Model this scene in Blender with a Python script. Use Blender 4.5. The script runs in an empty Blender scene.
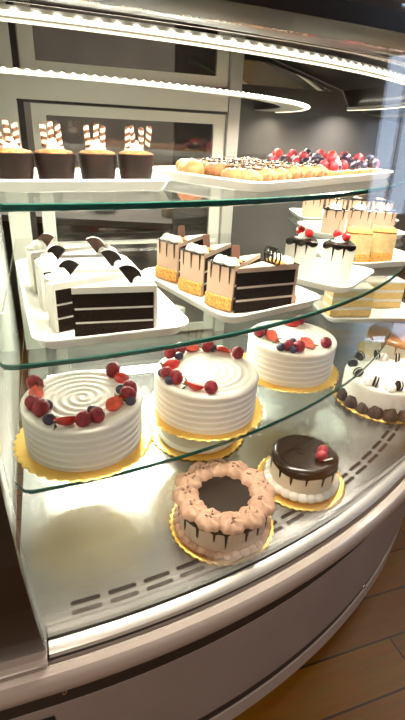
import bpy, bmesh, math, random
from math import sin, cos, pi, radians as R_, hypot, sqrt, atan2
from mathutils import Vector, Matrix
random.seed(4)
scn = bpy.context.scene
COL = scn.collection
S = 0.70            # metres per layout unit
ZC = 1.28           # camera height above the floor
CX, CY = -1.1546, 2.9484          # centre of the curved case (layout units)
E1 = (0.34433, -0.93885); E2 = (0.93885, 0.34433)   # end-panel directions

def W(x, y, h): return Vector((x*S, y*S, ZC + h*S))
def PC(r, a, h):                   # polar about the case centre, a in degrees from the left end
    c, s = cos(R_(a)), sin(R_(a))
    return W(CX + r*(c*E1[0] + s*E2[0]), CY + r*(c*E1[1] + s*E2[1]), h)
def EE(u, v, h):                   # e1 / e2 coordinates
    return W(CX + u*E1[0] + v*E2[0], CY + u*E1[1] + v*E2[1], h)
def PATH(r, t, h):                 # straight run left of the end (t<0, in units), arc to the right (degrees)
    return EE(r, t, h) if t < 0 else PC(r, t, h)
ANG1 = math.degrees(atan2(E1[1], E1[0]))

# ------------------------------------------------------------------ materials
def new_mat(name):
    m = bpy.data.materials.new(name); m.use_nodes = True
    nt = m.node_tree; return m, nt, nt.nodes, nt.links
def pmat(name, col, rough=.5, metal=0., spec=.5, bump=0., scale=60., var=0., vscale=20., coat=0., sss=0., emit=None, es=0., stretch=None, detail=3):
    m, nt, N, L = new_mat(name)
    b = N['Principled BSDF']
    b.inputs['Base Color'].default_value = (*col, 1)
    b.inputs['Roughness'].default_value = rough
    b.inputs['Metallic'].default_value = metal
    b.inputs['Specular IOR Level'].default_value = spec
    b.inputs['Coat Weight'].default_value = coat
    b.inputs['Coat Roughness'].default_value = .08
    if sss: b.inputs['Subsurface Weight'].default_value = sss; b.inputs['Subsurface Radius'].default_value = (.006, .004, .003); b.inputs['Subsurface Scale'].default_value = 1
    if emit: b.inputs['Emission Color'].default_value = (*emit, 1); b.inputs['Emission Strength'].default_value = es
    tc = N.new('ShaderNodeTexCoord'); mp = N.new('ShaderNodeMapping'); L.new(tc.outputs['Object'], mp.inputs['Vector'])
    if stretch: mp.inputs['Scale'].default_value = stretch
    if bump:
        n = N.new('ShaderNodeTexNoise'); n.inputs['Scale'].default_value = scale; n.inputs['Detail'].default_value = detail
        L.new(mp.outputs[0], n.inputs['Vector'])
        bp = N.new('ShaderNodeBump'); bp.inputs['Strength'].default_value = bump; bp.inputs['Distance'].default_value = .002
        L.new(n.outputs['Fac'], bp.inputs['Height']); L.new(bp.outputs[0], b.inputs['Normal'])
    if var:
        n2 = N.new('ShaderNodeTexNoise'); n2.inputs['Scale'].default_value = vscale; n2.inputs['Detail'].default_value = 4
        L.new(mp.outputs[0], n2.inputs['Vector'])
        mx = N.new('ShaderNodeMix'); mx.data_type = 'RGBA'
        mx.inputs['A'].default_value = (*[max(0, c*(1-var)) for c in col], 1); mx.inputs['B'].default_value = (*[min(1, c*(1+var)) for c in col], 1)
        cr = N.new('ShaderNodeMapRange'); cr.inputs['From Min'].default_value = .35; cr.inputs['From Max'].default_value = .65
        L.new(n2.outputs['Fac'], cr.inputs['Value']); L.new(cr.outputs[0], mx.inputs['Factor']); L.new(mx.outputs['Result'], b.inputs['Base Color'])
    return m
def glass_mat(name, tint, f0=.05, rough=.015):
    m, nt, N, L = new_mat(name)
    N.remove(N['Principled BSDF']); out = N['Material Output']
    t = N.new('ShaderNodeBsdfTransparent'); t.inputs[0].default_value = (*tint, 1)
    g = N.new('ShaderNodeBsdfGlossy'); g.inputs['Roughness'].default_value = rough
    lw = N.new('ShaderNodeLayerWeight'); lw.inputs['Blend'].default_value = .5
    pw = N.new('ShaderNodeMath'); pw.operation = 'POWER'; pw.inputs[1].default_value = 5
    mu = N.new('ShaderNodeMath'); mu.operation = 'MULTIPLY_ADD'; mu.inputs[1].default_value = 1-f0; mu.inputs[2].default_value = f0
    L.new(lw.outputs['Facing'], pw.inputs[0]); L.new(pw.outputs[0], mu.inputs[0])
    mx = N.new('ShaderNodeMixShader'); L.new(mu.outputs[0], mx.inputs[0]); L.new(t.outputs[0], mx.inputs[1]); L.new(g.outputs[0], mx.inputs[2])
    L.new(mx.outputs[0], out.inputs['Surface']); return m
def emat(name, col, s):
    m, nt, N, L = new_mat(name)
    N.remove(N['Principled BSDF'])
    e = N.new('ShaderNodeEmission'); e.inputs[0].default_value = (*col, 1); e.inputs[1].default_value = s
    L.new(e.outputs[0], N['Material Output'].inputs['Surface']); return m
def wood_floor():
    m, nt, N, L = new_mat('wood_planks'); b = N['Principled BSDF']
    tc = N.new('ShaderNodeTexCoord'); mp = N.new('ShaderNodeMapping'); mp.inputs['Rotation'].default_value = (0, 0, R_(-20))
    mp.inputs['Location'].default_value = (.1, .03, 0)
    L.new(tc.outputs['Object'], mp.inputs['Vector'])
    br = N.new('ShaderNodeTexBrick'); br.inputs['Scale'].default_value = 1
    br.inputs['Brick Width'].default_value = .62; br.inputs['Row Height'].default_value = .125; br.inputs['Mortar Size'].default_value = .0028
    br.inputs['Color1'].default_value = (.38, .18, .05, 1); br.inputs['Color2'].default_value = (.25, .11, .03, 1); br.inputs['Mortar'].default_value = (.04, .02, .01, 1)
    L.new(mp.outputs[0], br.inputs['Vector'])
    mp2 = N.new('ShaderNodeMapping'); mp2.inputs['Scale'].default_value = (4, 40, 4); L.new(mp.outputs[0], mp2.inputs['Vector'])
    n = N.new('ShaderNodeTexNoise'); n.inputs['Scale'].default_value = 1.6; n.inputs['Detail'].default_value = 5; L.new(mp2.outputs[0], n.inputs['Vector'])
    mx = N.new('ShaderNodeMix'); mx.data_type = 'RGBA'; mx.blend_type = 'MULTIPLY'; mx.inputs['Factor'].default_value = .55
    L.new(br.outputs['Color'], mx.inputs['A']); L.new(n.outputs['Color'], mx.inputs['B'])
    hs = N.new('ShaderNodeHueSaturation'); hs.inputs['Saturation'].default_value = 1.2; hs.inputs['Value'].default_value = .6; L.new(mx.outputs['Result'], hs.inputs['Color'])
    L.new(hs.outputs[0], b.inputs['Base Color']); b.inputs['Roughness'].default_value = .42
    return m
def stripes(name, c1, c2, freq, rough=.6):
    m, nt, N, L = new_mat(name); b = N['Principled BSDF']
    tc = N.new('ShaderNodeTexCoord'); w = N.new('ShaderNodeTexWave'); w.bands_direction = 'DIAGONAL'; w.inputs['Scale'].default_value = freq
    mp = N.new('ShaderNodeMapping'); mp.inputs['Scale'].default_value = (.35, .35, 1); L.new(tc.outputs['Object'], mp.inputs['Vector']); L.new(mp.outputs[0], w.inputs['Vector'])
    r = N.new('ShaderNodeValToRGB'); r.color_ramp.elements[0].position = .42; r.color_ramp.elements[1].position = .55
    r.color_ramp.elements[0].color = (*c1, 1); r.color_ramp.elements[1].color = (*c2, 1)
    L.new(w.outputs['Fac'], r.inputs[0]); L.new(r.outputs[0], b.inputs['Base Color']); b.inputs['Roughness'].default_value = rough
    return m

M = dict(
 white_frost=pmat('white_buttercream', (.84, .80, .73), .5, bump=.15, scale=45, sss=.12),
 cream_frost=pmat('cream_frosting', (.80, .70, .55), .5, bump=.2, scale=70, sss=.1),
 beige_frost=pmat('mocha_buttercream', (.47, .29, .20), .5, bump=.1, scale=60, sss=.1),
 pale_mocha=pmat('pale_mocha_frosting', (.66, .52, .40), .5, bump=.2, scale=60, sss=.1),
 nougat=pmat('pink_beige_frosting', (.54, .37, .27), .55, bump=.2, scale=60, sss=.1),
 yellow_cream=pmat('yellow_cream', (.70, .50, .25), .55, bump=.2, scale=60, sss=.1, var=.12, vscale=60),
 choc=pmat('dark_chocolate', (.008, .0045, .0035), .22, spec=.4, coat=.12, bump=.05, scale=25),
 ganache=pmat('matt_ganache', (.008, .0045, .0035), .45, spec=.22, bump=.1, scale=40),
 cup=pmat('brown_chocolate_cup', (.014, .007, .005), .5, spec=.2, var=.35, vscale=30),
 bar=pmat('milk_chocolate', (.12, .05, .035), .35),
 sponge=pmat('dark_chocolate_sponge', (.009, .0052, .004), .9, bump=1., scale=420, var=.5, vscale=350, spec=.12),
 yellow_sponge=pmat('golden_sponge', (.78, .52, .20), .85, bump=.8, scale=350, var=.2, vscale=250),
 filling=pmat('cream_filling', (.62, .50, .40), .6, bump=.4, scale=150),
 white_fill=pmat('white_cream_filling', (.80, .75, .68), .6, bump=.4, scale=150),
 crumb=pmat('golden_crumble', (.60, .27, .06), .75, bump=1., scale=300, var=.45, vscale=220),
 caramel=pmat('caramel_topping', (.40, .17, .06), .5, bump=.8, scale=160, var=.4, vscale=120),
 caramel_glaze=pmat('caramel_glaze', (.52, .22, .07), .25, coat=.4),
 cookie=pmat('black_cookie', (.013, .008, .0065), .8, spec=.2, bump=.7, scale=350),
 cookie_crumb=pmat('dark_cookie_crumb', (.06, .035, .027), .8, bump=1., scale=260, var=.5, vscale=240),
 gold=pmat('gold_foil_card', (.93, .62, .17), .3, metal=.85, bump=.25, scale=160),
 straw=pmat('strawberry_skin', (.55, .022, .014), .3, bump=.5, scale=260, var=.25, vscale=60, coat=.3),
 straw_in=pmat('strawberry_flesh', (.66, .07, .03), .4, var=.3, vscale=90, coat=.2),
 rasp=pmat('raspberry_red', (.27, .014, .028), .55, sss=.1, var=.25, vscale=120),
 black=pmat('blackberry', (.018, .010, .022), .3, coat=.3),
 blue=pmat('blueberry_skin', (.035, .035, .075), .5, var=.4, vscale=120),
 leaf=pmat('strawberry_leaf', (.07, .13, .03), .6),
 cherry=pmat('red_cherry', (.72, .015, .02), .12, coat=.6),
 stem=pmat('cherry_stem', (.20, .10, .03), .6),
 puff=pmat('baked_pastry', (.30, .13, .045), .6, var=.35, vscale=70, bump=.6, scale=120),
 sugar=pmat('icing_sugar', (.82, .75, .66), .85, bump=.5, scale=200),
 shell=pmat('tart_crust', (.66, .36, .15), .65, var=.2, vscale=90, bump=.4, scale=150),
 bun=pmat('orange_brown_bun', (.62, .22, .08), .4, var=.2, vscale=40),
 custard=pmat('custard', (.85, .68, .38), .4),
 porcelain=pmat('white_tray_melamine', (.80, .78, .74), .28, coat=.2),
 steel=pmat('brushed_steel', (.34, .34, .335), .27, metal=.9, var=.06, vscale=8),
 lip=pmat('polished_steel_lip', (.62, .60, .57), .38, metal=.8),
 alu=pmat('white_painted_frame', (.66, .64, .58), .38),
 post=pmat('grey_aluminium_post', (.52, .52, .49), .35, metal=.3),
 laminate=pmat('mauve_grey_laminate', (.26, .215, .20), .35, coat=.2, var=.05, vscale=8),
 bumper=pmat('glossy_pale_bumper', (.40, .345, .315), .2, coat=.6),
 dark=pmat('black_brown_rubber', (.018, .013, .011), .5),
 slot=pmat('black_void', (.004, .004, .004), .9),
 hood=pmat('glossy_dark_hood', (.016, .013, .011), .32, coat=.2),
 hood_under=pmat('hood_lining', (.10, .09, .08), .5),
 tan_reflection=pmat('tan_reflection', (.40, .34, .24), .3),  # flat tan colour imitating light reflected on the hood
 cabinet=pmat('dark_brown_lacquer', (.008, .0045, .0035), .3, coat=.1, var=.4, vscale=6),
 side=pmat('pale_side_laminate', (.58, .62, .57), .22, coat=.6),
 grey_panel=pmat('grey_brown_end_panel', (.10, .09, .083), .4, coat=.25),
 mirror=pmat('mirror_strip', (.75, .73, .68), .03, metal=1.),
 screw=pmat('chrome_bolt', (.6, .6, .62), .15, metal=1.),
 edge=pmat('green_glass_edge', (.010, .075, .058), .12, coat=.6),
 wall=pmat('cafe_wall_paint', (.30, .275, .25), .8, var=.08, vscale=3),
 ceil=pmat('dark_ceiling', (.10, .085, .07), .8),
 counter=pmat('steel_counter', (.45, .44, .42), .4, metal=.4),
 cabin=pmat('dark_counter_front', (.10, .09, .08), .6),
 tub=pmat('straw_yellow_tub', (.62, .52, .30), .5),
 tubw=pmat('pale_tub', (.55, .52, .47), .45),
 wframe=pmat('window_frame_dark', (.05, .045, .04), .5),
 darkwall=pmat('dark_wood_wall', (.05, .04, .033), .6, var=.2, vscale=3),
 floor=wood_floor(),
 wafer=stripes('striped_wafer', (.16, .06, .025), (.86, .76, .56), 55),
 glass=glass_mat('clear_glass', (.99, .995, .99), .035),
 shelfglass=glass_mat('green_tinted_shelf_glass', (.955, .978, .968), .035),
 doorglass=glass_mat('door_glass', (.82, .82, .81), .07, .03),
 led=emat('led_white', (1., .93, .80), 9),
 ledstrip=emat('led_diffuser', (1., .86, .60), 2.6),
 daylight=emat('daylight', (.62, .76, 1.), 7.),
)

# ------------------------------------------------------------------ mesh helpers
def link(o, parent=None):
    COL.objects.link(o)
    if parent: o.parent = parent
    return o
def mesh_from(name, verts, faces, mats, fmat=None, smooth=False):
    me = bpy.data.meshes.new(name); me.from_pydata([tuple(v) for v in verts], [], faces)
    for m in (mats if isinstance(mats, (list, tuple)) else [mats]): me.materials.append(M[m])
    if fmat:
        for p, k in zip(me.polygons, fmat): p.material_index = k
    bm = bmesh.new(); bm.from_mesh(me); bmesh.ops.recalc_face_normals(bm, faces=bm.faces); bm.to_mesh(me); bm.free()
    if smooth:
        for p in me.polygons: p.use_smooth = True
        try: me.set_sharp_from_angle(angle=R_(smooth if smooth > 1 else 42))
        except Exception: pass
    return me
def part(name, me, parent, loc=(0, 0, 0), rot=(0, 0, 0), sc=1., label=None):
    o = bpy.data.objects.new(name, me); link(o, parent)
    o.location = loc; o.rotation_euler = rot; o.scale = (sc, sc, sc) if not hasattr(sc, '__len__') else sc
    if label: o['label'] = label
    return o
def tag(o, label, cat, group=None, kind=None):
    o['label'] = label; o['category'] = cat
    if group: o['group'] = group
    if kind: o['kind'] = kind
    return o
def thing(name, label, cat, loc=(0, 0, 0), rz=0., group=None):
    o = bpy.data.objects.new(name, None); o.empty_display_size = .02; link(o)
    o.location = loc; o.rotation_euler = (0, 0, rz); return tag(o, label, cat, group)
def struct(name, me, loc=(0, 0, 0)):
    o = bpy.data.objects.new(name, me); link(o); o.location = loc; o['kind'] = 'structure'; return o
def box_me(name, x0, x1, y0, y1, z0, z1, mat, bev=0.):
    bm = bmesh.new(); bmesh.ops.create_cube(bm, size=1)
    for v in bm.verts: v.co = Vector((x0+(v.co.x+.5)*(x1-x0), y0+(v.co.y+.5)*(y1-y0), z0+(v.co.z+.5)*(z1-z0)))
    if bev: bmesh.ops.bevel(bm, geom=bm.edges[:], offset=bev, segments=2, affect='EDGES', profile=.6)
    me = bpy.data.meshes.new(name); bm.to_mesh(me); bm.free(); me.materials.append(M[mat]); return me
def sweep(name, prof, ts, mat, fn=PATH, smooth=True, base=None):
    """closed (r,h) profile swept along the case path"""
    V = []; F = []; n = len(prof)
    for t in ts:
        for r, h in prof: V.append(fn(r, t, h))
    for i in range(len(ts)-1):
        for k in range(n):
            a, b = i*n+k, i*n+(k+1) % n
            F.append((a, b, b+n, a+n))
    F.append(tuple(range(n))[::-1]); F.append(tuple(range((len(ts)-1)*n, len(ts)*n)))
    return mesh_from(name, V, F, mat, smooth=30 if smooth else False)
def lathe(name, prof, n, mat, fn=None, cap=True, smooth=True):
    """prof [(r,z)] bottom to top; fn(r,z,th,i)->(r,z)"""
    V = []; F = []
    for i, (r, z) in enumerate(prof):
        for k in range(n):
            th = 2*pi*k/n; rr, zz = fn(r, z, th, i) if fn else (r, z)
            V.append((rr*cos(th), rr*sin(th), zz))
    for i in range(len(prof)-1):
        for k in range(n):
            a, b = i*n+k, i*n+(k+1) % n; F.append((a, b, b+n, a+n))
    if cap: F.append(tuple(range(n))[::-1]); F.append(tuple(range((len(prof)-1)*n, len(prof)*n)))
    return mesh_from(name, V, F, mat, smooth=smooth)
def prism(name, pts, z0, z1, mat, bev=0.):
    n = len(pts); V = [(x, y, z0) for x, y in pts]+[(x, y, z1) for x, y in pts]
    F = [tuple(range(n))[::-1], tuple(range(n, 2*n))]+[(k, (k+1) % n, (k+1) % n+n, k+n) for k in range(n)]
    return mesh_from(name, V, F, mat)
def wedge_sweep(name, prof, A, mat, n=10, smooth=True):
    """closed (r,z) profile swept about the tip from -A to A"""
    ts = [-A+2*A*k/n for k in range(n+1)]
    return sweep(name, prof, ts, mat, fn=lambda r, t, z: Vector((r*cos(t), r*sin(t), z)), smooth=smooth)
def blob(name, rad, mat, sub=2, fn=None, smooth=True):
    bm = bmesh.new(); bmesh.ops.create_icosphere(bm, subdivisions=sub, radius=1)
    for v in bm.verts:
        d = v.co.normalized(); v.co = (fn(d) if fn else d)*rad
    for f in bm.faces: f.smooth = smooth
    me = bpy.data.meshes.new(name); bm.to_mesh(me); bm.free(); me.materials.append(M[mat]); return me
def fib(n): 
    g = pi*(3-sqrt(5)); return [Vector((sqrt(1-(1-2*(i+.5)/n)**2)*cos(g*i), sqrt(1-(1-2*(i+.5)/n)**2)*sin(g*i), 1-2*(i+.5)/n)) for i in range(n)]
FB = fib(38)
def drupe(d):
    m = max(d.dot(f) for f in FB); a = math.acos(min(1, m))
    k = .72+.32*sqrt(max(0, 1-(a/.36)**2)); e = Vector((d.x, d.y, d.z*1.15))
    return e*k
def tube(name, pts, r, mat, n=6):
    V = []; F = []
    for i, p in enumerate(pts):
        p = Vector(p); d = (Vector(pts[min(i+1, len(pts)-1)])-Vector(pts[max(i-1, 0)])).normalized()
        u = d.orthogonal().normalized(); v = d.cross(u)
        for k in range(n): V.append(p+(u*cos(2*pi*k/n)+v*sin(2*pi*k/n))*r)
    for i in range(len(pts)-1):
        for k in range(n): a, b = i*n+k, i*n+(k+1) % n; F.append((a, b, b+n, a+n))
    F.append(tuple(range(n))[::-1]); F.append(tuple(range((len(pts)-1)*n, len(pts)*n)))
    return mesh_from(name, V, F, mat, smooth=60)
def swirl(name, rad, H, mat, arms=2, twist=7., amp=.12, n=40, m=11):
    """piped swirl: heightfield dome with spiral ridges"""
    V = []; F = []
    for i in range(m+1):
        q = i/m
        for k in range(n):
            th = 2*pi*k/n; rr = rad*q*(1+.05*cos(arms*th*2+3)*q)
            z = H*(sqrt(max(0, 1-q**2.4)) if q < 1 else 0)+amp*rad*cos(arms*th-twist*q)*min(1, 3*q)*(1-q**6)
            V.append((rr*cos(th), rr*sin(th), z))
    for i in range(m):
        for k in range(n): a, b = i*n+k, i*n+(k+1) % n; F.append((a, b, b+n, a+n))
    F.append(tuple(range(m*n, (m+1)*n)))
    return mesh_from(name, V, F, mat, smooth=80)

# shared meshes of small things
def straw_half():
    V = []; F = []; fm = []; n = 12; m = 9; L = .030
    for i in range(m+1):
        q = i/m; r = .0100*(sin(pi*min(1, q*.62+.06))**.8)*(1-q**5)+.0004
        if i == 0: r = .005
        for k in range(n+1):
            th = pi*k/n; V.append((L*(q-.45), r*cos(th), r*sin(th)))
    for i in range(m):
        for k in range(n):
            a = i*(n+1)+k; F.append((a, a+1, a+n+2, a+n+1)); fm.append(0)
        a = i*(n+1); F.append((a, a+n+1, a+2*n+1, a+n)); fm.append(1)
    F.append(tuple(range(n+1))); fm.append(1); F.append(tuple(range(m*(n+1), (m+1)*(n+1)))); fm.append(0)
    return mesh_from('strawberry', V, F, ['straw', 'straw_in'], fm, smooth=50)
def calyx():
    V = [(0, 0, 0)]; F = []
    for k in range(5):
        a = 2*pi*k/5; b = len(V)
        V += [(.002, .004*cos(a-.45), .004*sin(a-.45)), (-.003, .012*cos(a), .012*sin(a)), (.002, .004*cos(a+.45), .004*sin(a+.45)), (.0035, .006*cos(a), .006*sin(a))]
        F += [(0, b, b+3), (b, b+1, b+3), (b+3, b+1, b+2), (0, b+3, b+2)]
    return mesh_from('leaf', V, F, 'leaf')
ME = dict(
 S=straw_half(), calyx=calyx(),
 R=blob('raspberry', .0105, 'rasp', 3, drupe), K=blob('blackberry', .0115, 'black', 3, drupe),
 B=blob('blueberry', .0078, 'blue', 3, lambda d: d*(1-.25*max(0, (d.z-.86)/.14)) if d.z > .86 else Vector((d.x, d.y, d.z*.9))),
 cherry=blob('cherry', .0105, 'cherry', 3, lambda d: d*(1-.2*max(0, d.z-.8)*4)),
 ros_w=swirl('piped_rosette', .0165, .017, 'white_frost', 5, 4.5, .11, 50),
 ros_m=swirl('piped_rosette', .0262, .015, 'beige_frost', 5, 5.5, .075, 60, 14),
 ros_c=swirl('piped_rosette', .015, .013, 'cream_frost', 2, 7, .13),
 ros_n=swirl('piped_rosette', .014, .013, 'nougat', 2, 7, .13),
 mound=swirl('cookie_mound', .024, .03, 'cookie_crumb', 3, 6, .12),
 shell_w=blob('piped_shell', .0095, 'white_frost', 2, lambda d: Vector((d.x, d.y*1.15, d.z*.85))),
 shell_m=blob('piped_shell', .0085, 'beige_frost', 2, lambda d: Vector((d.x, d.y*1.25, d.z*.8))),
)
def disc(name, r, z0, z1, mat, n=28, rib=0.):
    return lathe(name, [(r*.9, z0), (r, z0+(z1-z0)*.2), (r, z0+(z1-z0)*.8), (r*.9, z1), (r*.3, z1)], n, mat, fn=(lambda rr, z, th, i: (rr*(1+rib*(1 if int(th*n/(2*pi)) % 2 else -1)), z)) if rib else None)
ME['wafer_disc'] = disc('cookie_disc', .0145, 0, .0042, 'cookie', 32, .02)
ME['cream_disc'] = disc('cookie_cream', .0135, 0, .0035, 'white_fill', 24)
def half_cookie_me(name, r, y0, y1, mat):
    pts = [(r*cos(pi*k/14), r*sin(pi*k/14)) for k in range(15)]
    n = len(pts); V = [(x, y0, z) for x, z in pts]+[(x, y1, z) for x, z in pts]
    F = [tuple(range(n)), tuple(range(n, 2*n))[::-1]]+[(k, (k+1) % n, (k+1) % n+n, k+n) for k in range(n)]
    return mesh_from(name, V, F, mat)
ME['hc'] = half_cookie_me('half_cookie', .0235, -.0048, .0048, 'cookie')
ME['hcc'] = half_cookie_me('cookie_cream', .0238, -.0016, .0016, 'white_fill')
ME['hcb'] = half_cookie_me('half_cookie', .0235, -.0048, .0048, 'bar')

def fruit(parent, kind, x, y, z, a=0., s=1.):
    if kind == 'S':
        rx = random.choice([.75, 2.35, -2.3, 2.7])
        o = part('strawberry_half', ME['S'], parent, (x, y, z+(.004 if abs(rx) < 1 else .0125)), (rx, random.choice([-.25, .1]), a), s)
        if random.random() < .6: part('leaf', ME['calyx'], o, (-.0135, 0, .004))
    else:
        nm = {'R': 'raspberry', 'B': 'blueberry', 'K': 'blackberry'}[kind]; h = {'R': .0095, 'B': .0065, 'K': .010}[kind]
        o = part(nm, ME[kind], parent, (x, y, z+h*s), (random.uniform(-.6, .6), random.uniform(-.6, .6), random.uniform(0, 6)), s*random.uniform(.92, 1.08))
    return o

# ------------------------------------------------------------------ room
def plane_me(name, x0, x1, y0, y1, z0, z1, mat): return box_me(name, x0, x1, y0, y1, z0, z1, mat)
struct('floor', plane_me('floor', -4, 4, -3, 6.1, -.08, 0, 'floor'))
struct('ceiling', plane_me('ceiling', -4, 4, -3, 6.1, 3.0, 3.1, 'ceil'))
struct('wall_left', plane_me('wall_left', -4.1, -4, -3, 6.1, 0, 3, 'darkwall'))
struct('wall_front', plane_me('wall_front', -4.1, 4.1, -3.1, -3, 0, 3, 'darkwall'))
def wall_with_openings(name, axis, p0, p1, z1, fixed0, fixed1, opens, mat='wall'):
    """boxes around openings, one mesh"""
    V = []; F = []
    def bx(a0, a1, z0, zz):
        b = len(V)
        for z in (z0, zz):
            for f in (fixed0, fixed1):
                for a in (a0, a1): V.append((a, f, z) if axis == 'x' else (f, a, z))
        F.extend([(b, b+1, b+3, b+2), (b+4, b+5, b+7, b+6), (b, b+1, b+5, b+4), (b+2, b+3, b+7, b+6), (b, b+2, b+6, b+4), (b+1, b+3, b+7, b+5)])
    cur = p0
    for a0, a1, z0, zz in opens:
        bx(cur, a0, 0, z1); bx(a0, a1, 0, z0); bx(a0, a1, zz, z1); cur = a1
    bx(cur, p1, 0, z1)
    return struct(name, mesh_from(name, V, F, mat))
W1 = (1.9, 3.6, 2.2, 2.8); W2 = (-.36, .20, .75, 2.1); W3 = (.44, 1.05, .75, 2.1)
wall_with_openings('wall_back', 'x', -4.1, 4.1, 3, 6.0, 6.1, [W1])
wall_with_openings('wall_right', 'y', -3.1, 6.1, 3, 4.0, 4.1, [W2, W3], 'darkwall')
def window(n, axis, op, f):
    a0, a1, z0, z1 = op
    root = bpy.data.objects.new('window_%d' % n, None); link(root); root['kind'] = 'structure'
    def bx(nm, a, b, c, d, f0, f1, mat): 
        me = box_me(nm, a, b, f0, f1, c, d, mat) if axis == 'x' else box_me(nm, f0, f1, a, b, c, d, mat)
        return part(nm, me, root)
    fr = bx('window_frame', a0, a1, z0, z0+.05, f, f+.1, 'wframe'); bx('window_frame', a0, a1, z1-.05, z1, f, f+.1, 'wframe')
    m = 5 if axis == 'x' else 2
    for k in range(m+1):
        c = a0+(a1-a0)*k/m; bx('mullion', max(a0, c-.022), min(a1, c+.022), z0+.05, z1-.05, f+.01, f+.09, 'wframe')
    bx('pane', a0+.02, a1-.02, z0+.05, z1-.05, f+.05, f+.06, 'daylight')
window(1, 'x', W1, 6.0); window(2, 'y', W2, 4.0); window(3, 'y', W3, 4.0)

# ------------------------------------------------------------------ display case
case = thing('display_case', 'curved glass pastry display case with pinkish grey base and dark hood', 'display case', W(CX, CY, -ZC/S))
inv = -case.location
def cpart(name, me, label=None, parent=None):
    o = part(name, me, parent or case, inv if parent is None else (0, 0, 0), label=label); return o
TS = [-1.0, -.6, -.3, -.06] + [k*1.5 for k in range(0, 61)]
TA = [k*1.5 for k in range(0, 61)]
cpart('base_panel', sweep('base_panel', [(2.513, -1.205), (2.508, -1.56), (2.44, -1.56), (2.44, -1.205)], TS, 'laminate'))
cpart('toe_groove', sweep('toe_groove', [(2.5, -1.5605), (2.5, -1.617), (2.44, -1.617), (2.44, -1.5605)], TS, 'dark'))
cpart('toe_strip', sweep('toe_strip', [(2.506, -1.6175), (2.507, -1.687), (2.44, -1.687), (2.44, -1.6175)], TS, 'bumper'))
cpart('kick_panel', sweep('kick_panel', [(2.36, -1.6875), (2.36, -ZC/S+.001), (2.30, -ZC/S+.001), (2.30, -1.6875)], TS, 'dark'))
cpart('dark_band', sweep('dark_band', [(2.511, -1.1265), (2.511, -1.2045), (2.44, -1.2045), (2.44, -1.1265)], TS, 'dark'))
bp = [(2.536, -1.022), (2.549, -1.026), (2.557, -1.036), (2.560, -1.052), (2.556, -1.08), (2.542, -1.108), (2.52, -1.125), (2.44, -1.126), (2.44, -1.036), (2.522, -1.036), (2.528, -1.024)]
cpart('bumper_rail', sweep('bumper_rail', bp, TS, 'bumper'))
cpart('lip_gap', sweep('lip_gap', [(2.512, -1.0125), (2.512, -1.035), (2.45, -1.035), (2.45, -1.0125)], TS, 'dark'))
cpart('steel_lip', sweep('steel_lip', [(2.492, -.996), (2.512, -.998), (2.519, -1.003), (2.521, -1.012), (2.4918, -1.012)], TA, 'lip'))
cpart('edge_gasket', sweep('edge_gasket', [(2.4915, -.988), (2.4915, -1.012), (2.4835, -1.012), (2.4835, -.988)], TA, 'dark'))
def inner(a, d=.98): return d/max(cos(R_(a)), sin(R_(a)))
# deck
D0 = .985
def ring_mesh(name, rin, rout, h0, h1, tas, mat):
    V = []; F = []
    for a in tas:
        for r, h in ((rin(a), h0), (rout(a), h0), (rout(a), h1), (rin(a), h1)): V.append(PC(r, a, h))
    n = 4
    for i in range(len(tas)-1):
        for k in range(4): p, q = i*4+k, i*4+(k+1) % 4; F.append((p, q, q+4, p+4))
    F.append((0, 1, 2, 3)); e = (len(tas)-1)*4; F.append((e, e+1, e+2, e+3))
    return mesh_from(name, V, F, mat)
TD = [-1.55]+[k*1.5 for k in range(0, 61)]
deck = cpart('deck', ring_mesh('deck', lambda a: inner(max(a, 0)), lambda a: 2.483, -1.03, -1.0, TD, 'steel'))
def slot_me(a0, a1, r, w):
    pts = []
    for k in range(7): t = a0+(a1-a0)*k/6; pts.append((r+w, t))
    da = math.degrees(w/r)
    for q in range(1, 6): th = pi*q/6; pts.append((r+w*cos(th), a1+da*sin(th)))
    for k in range(7): t = a1-(a1-a0)*k/6; pts.append((r-w, t))
    for q in range(1, 6): th = pi*q/6; pts.append((r-w*cos(th), a0-da*sin(th)))
    V = [PC(r_, t, -.9992) for r_, t in pts]+[PC(r_, t, -1.004) for r_, t in pts]; n = len(pts)
    F = [tuple(range(n)), tuple(range(n, 2*n))[::-1]]+[(k, (k+1) % n, (k+1) % n+n, k+n) for k in range(n)]
    return mesh_from('vent_slot', V, F, 'slot')
for k in range(24):
    a0 = 1.35+k*2.06
    rr = 2.417-.038*min(1, max(0, (a0-6)/30))
    for dr in (0, .0235): cpart('vent_slot', slot_me(a0, a0+1.35, rr+dr, .0056), parent=deck)
# front glass, bulging outward to the hood
GP = [(2.487, -.988), (2.512, -.95), (2.545, -.86), (2.60, -.70), (2.642, -.55), (2.668, -.40), (2.68, -.25), (2.68, -.10), (2.672, .09)]
gprof = [(r+.004, h) for r, h in GP]+[(r-.004, h) for r, h in GP[::-1]]
cpart('front_glass', sweep('front_glass', gprof, [k*3 for k in range(0, 31)], 'glass', smooth=True), label='clear curved front glass')
# hood
HP = [(2.675, .09), (2.70, .10), (2.705, .116), (2.60, .152), (2.30, .252), (1.6, .42), (.95, .52), (.95, .50), (1.6, .40), (2.15, .262), (2.20, .19), (2.22, .165), (2.45, .125), (2.64, .092)]
cpart('hood', sweep('hood', HP, [-.9, -.3, -.01]+TA, 'hood'))
cpart('hood_reflection', sweep('hood_reflection', [(2.40, .131), (2.47, .119), (2.475, .1165), (2.40, .1285)], TA, 'tan_reflection'))  # tan band painted in place of a reflection on the hood underside
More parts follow.
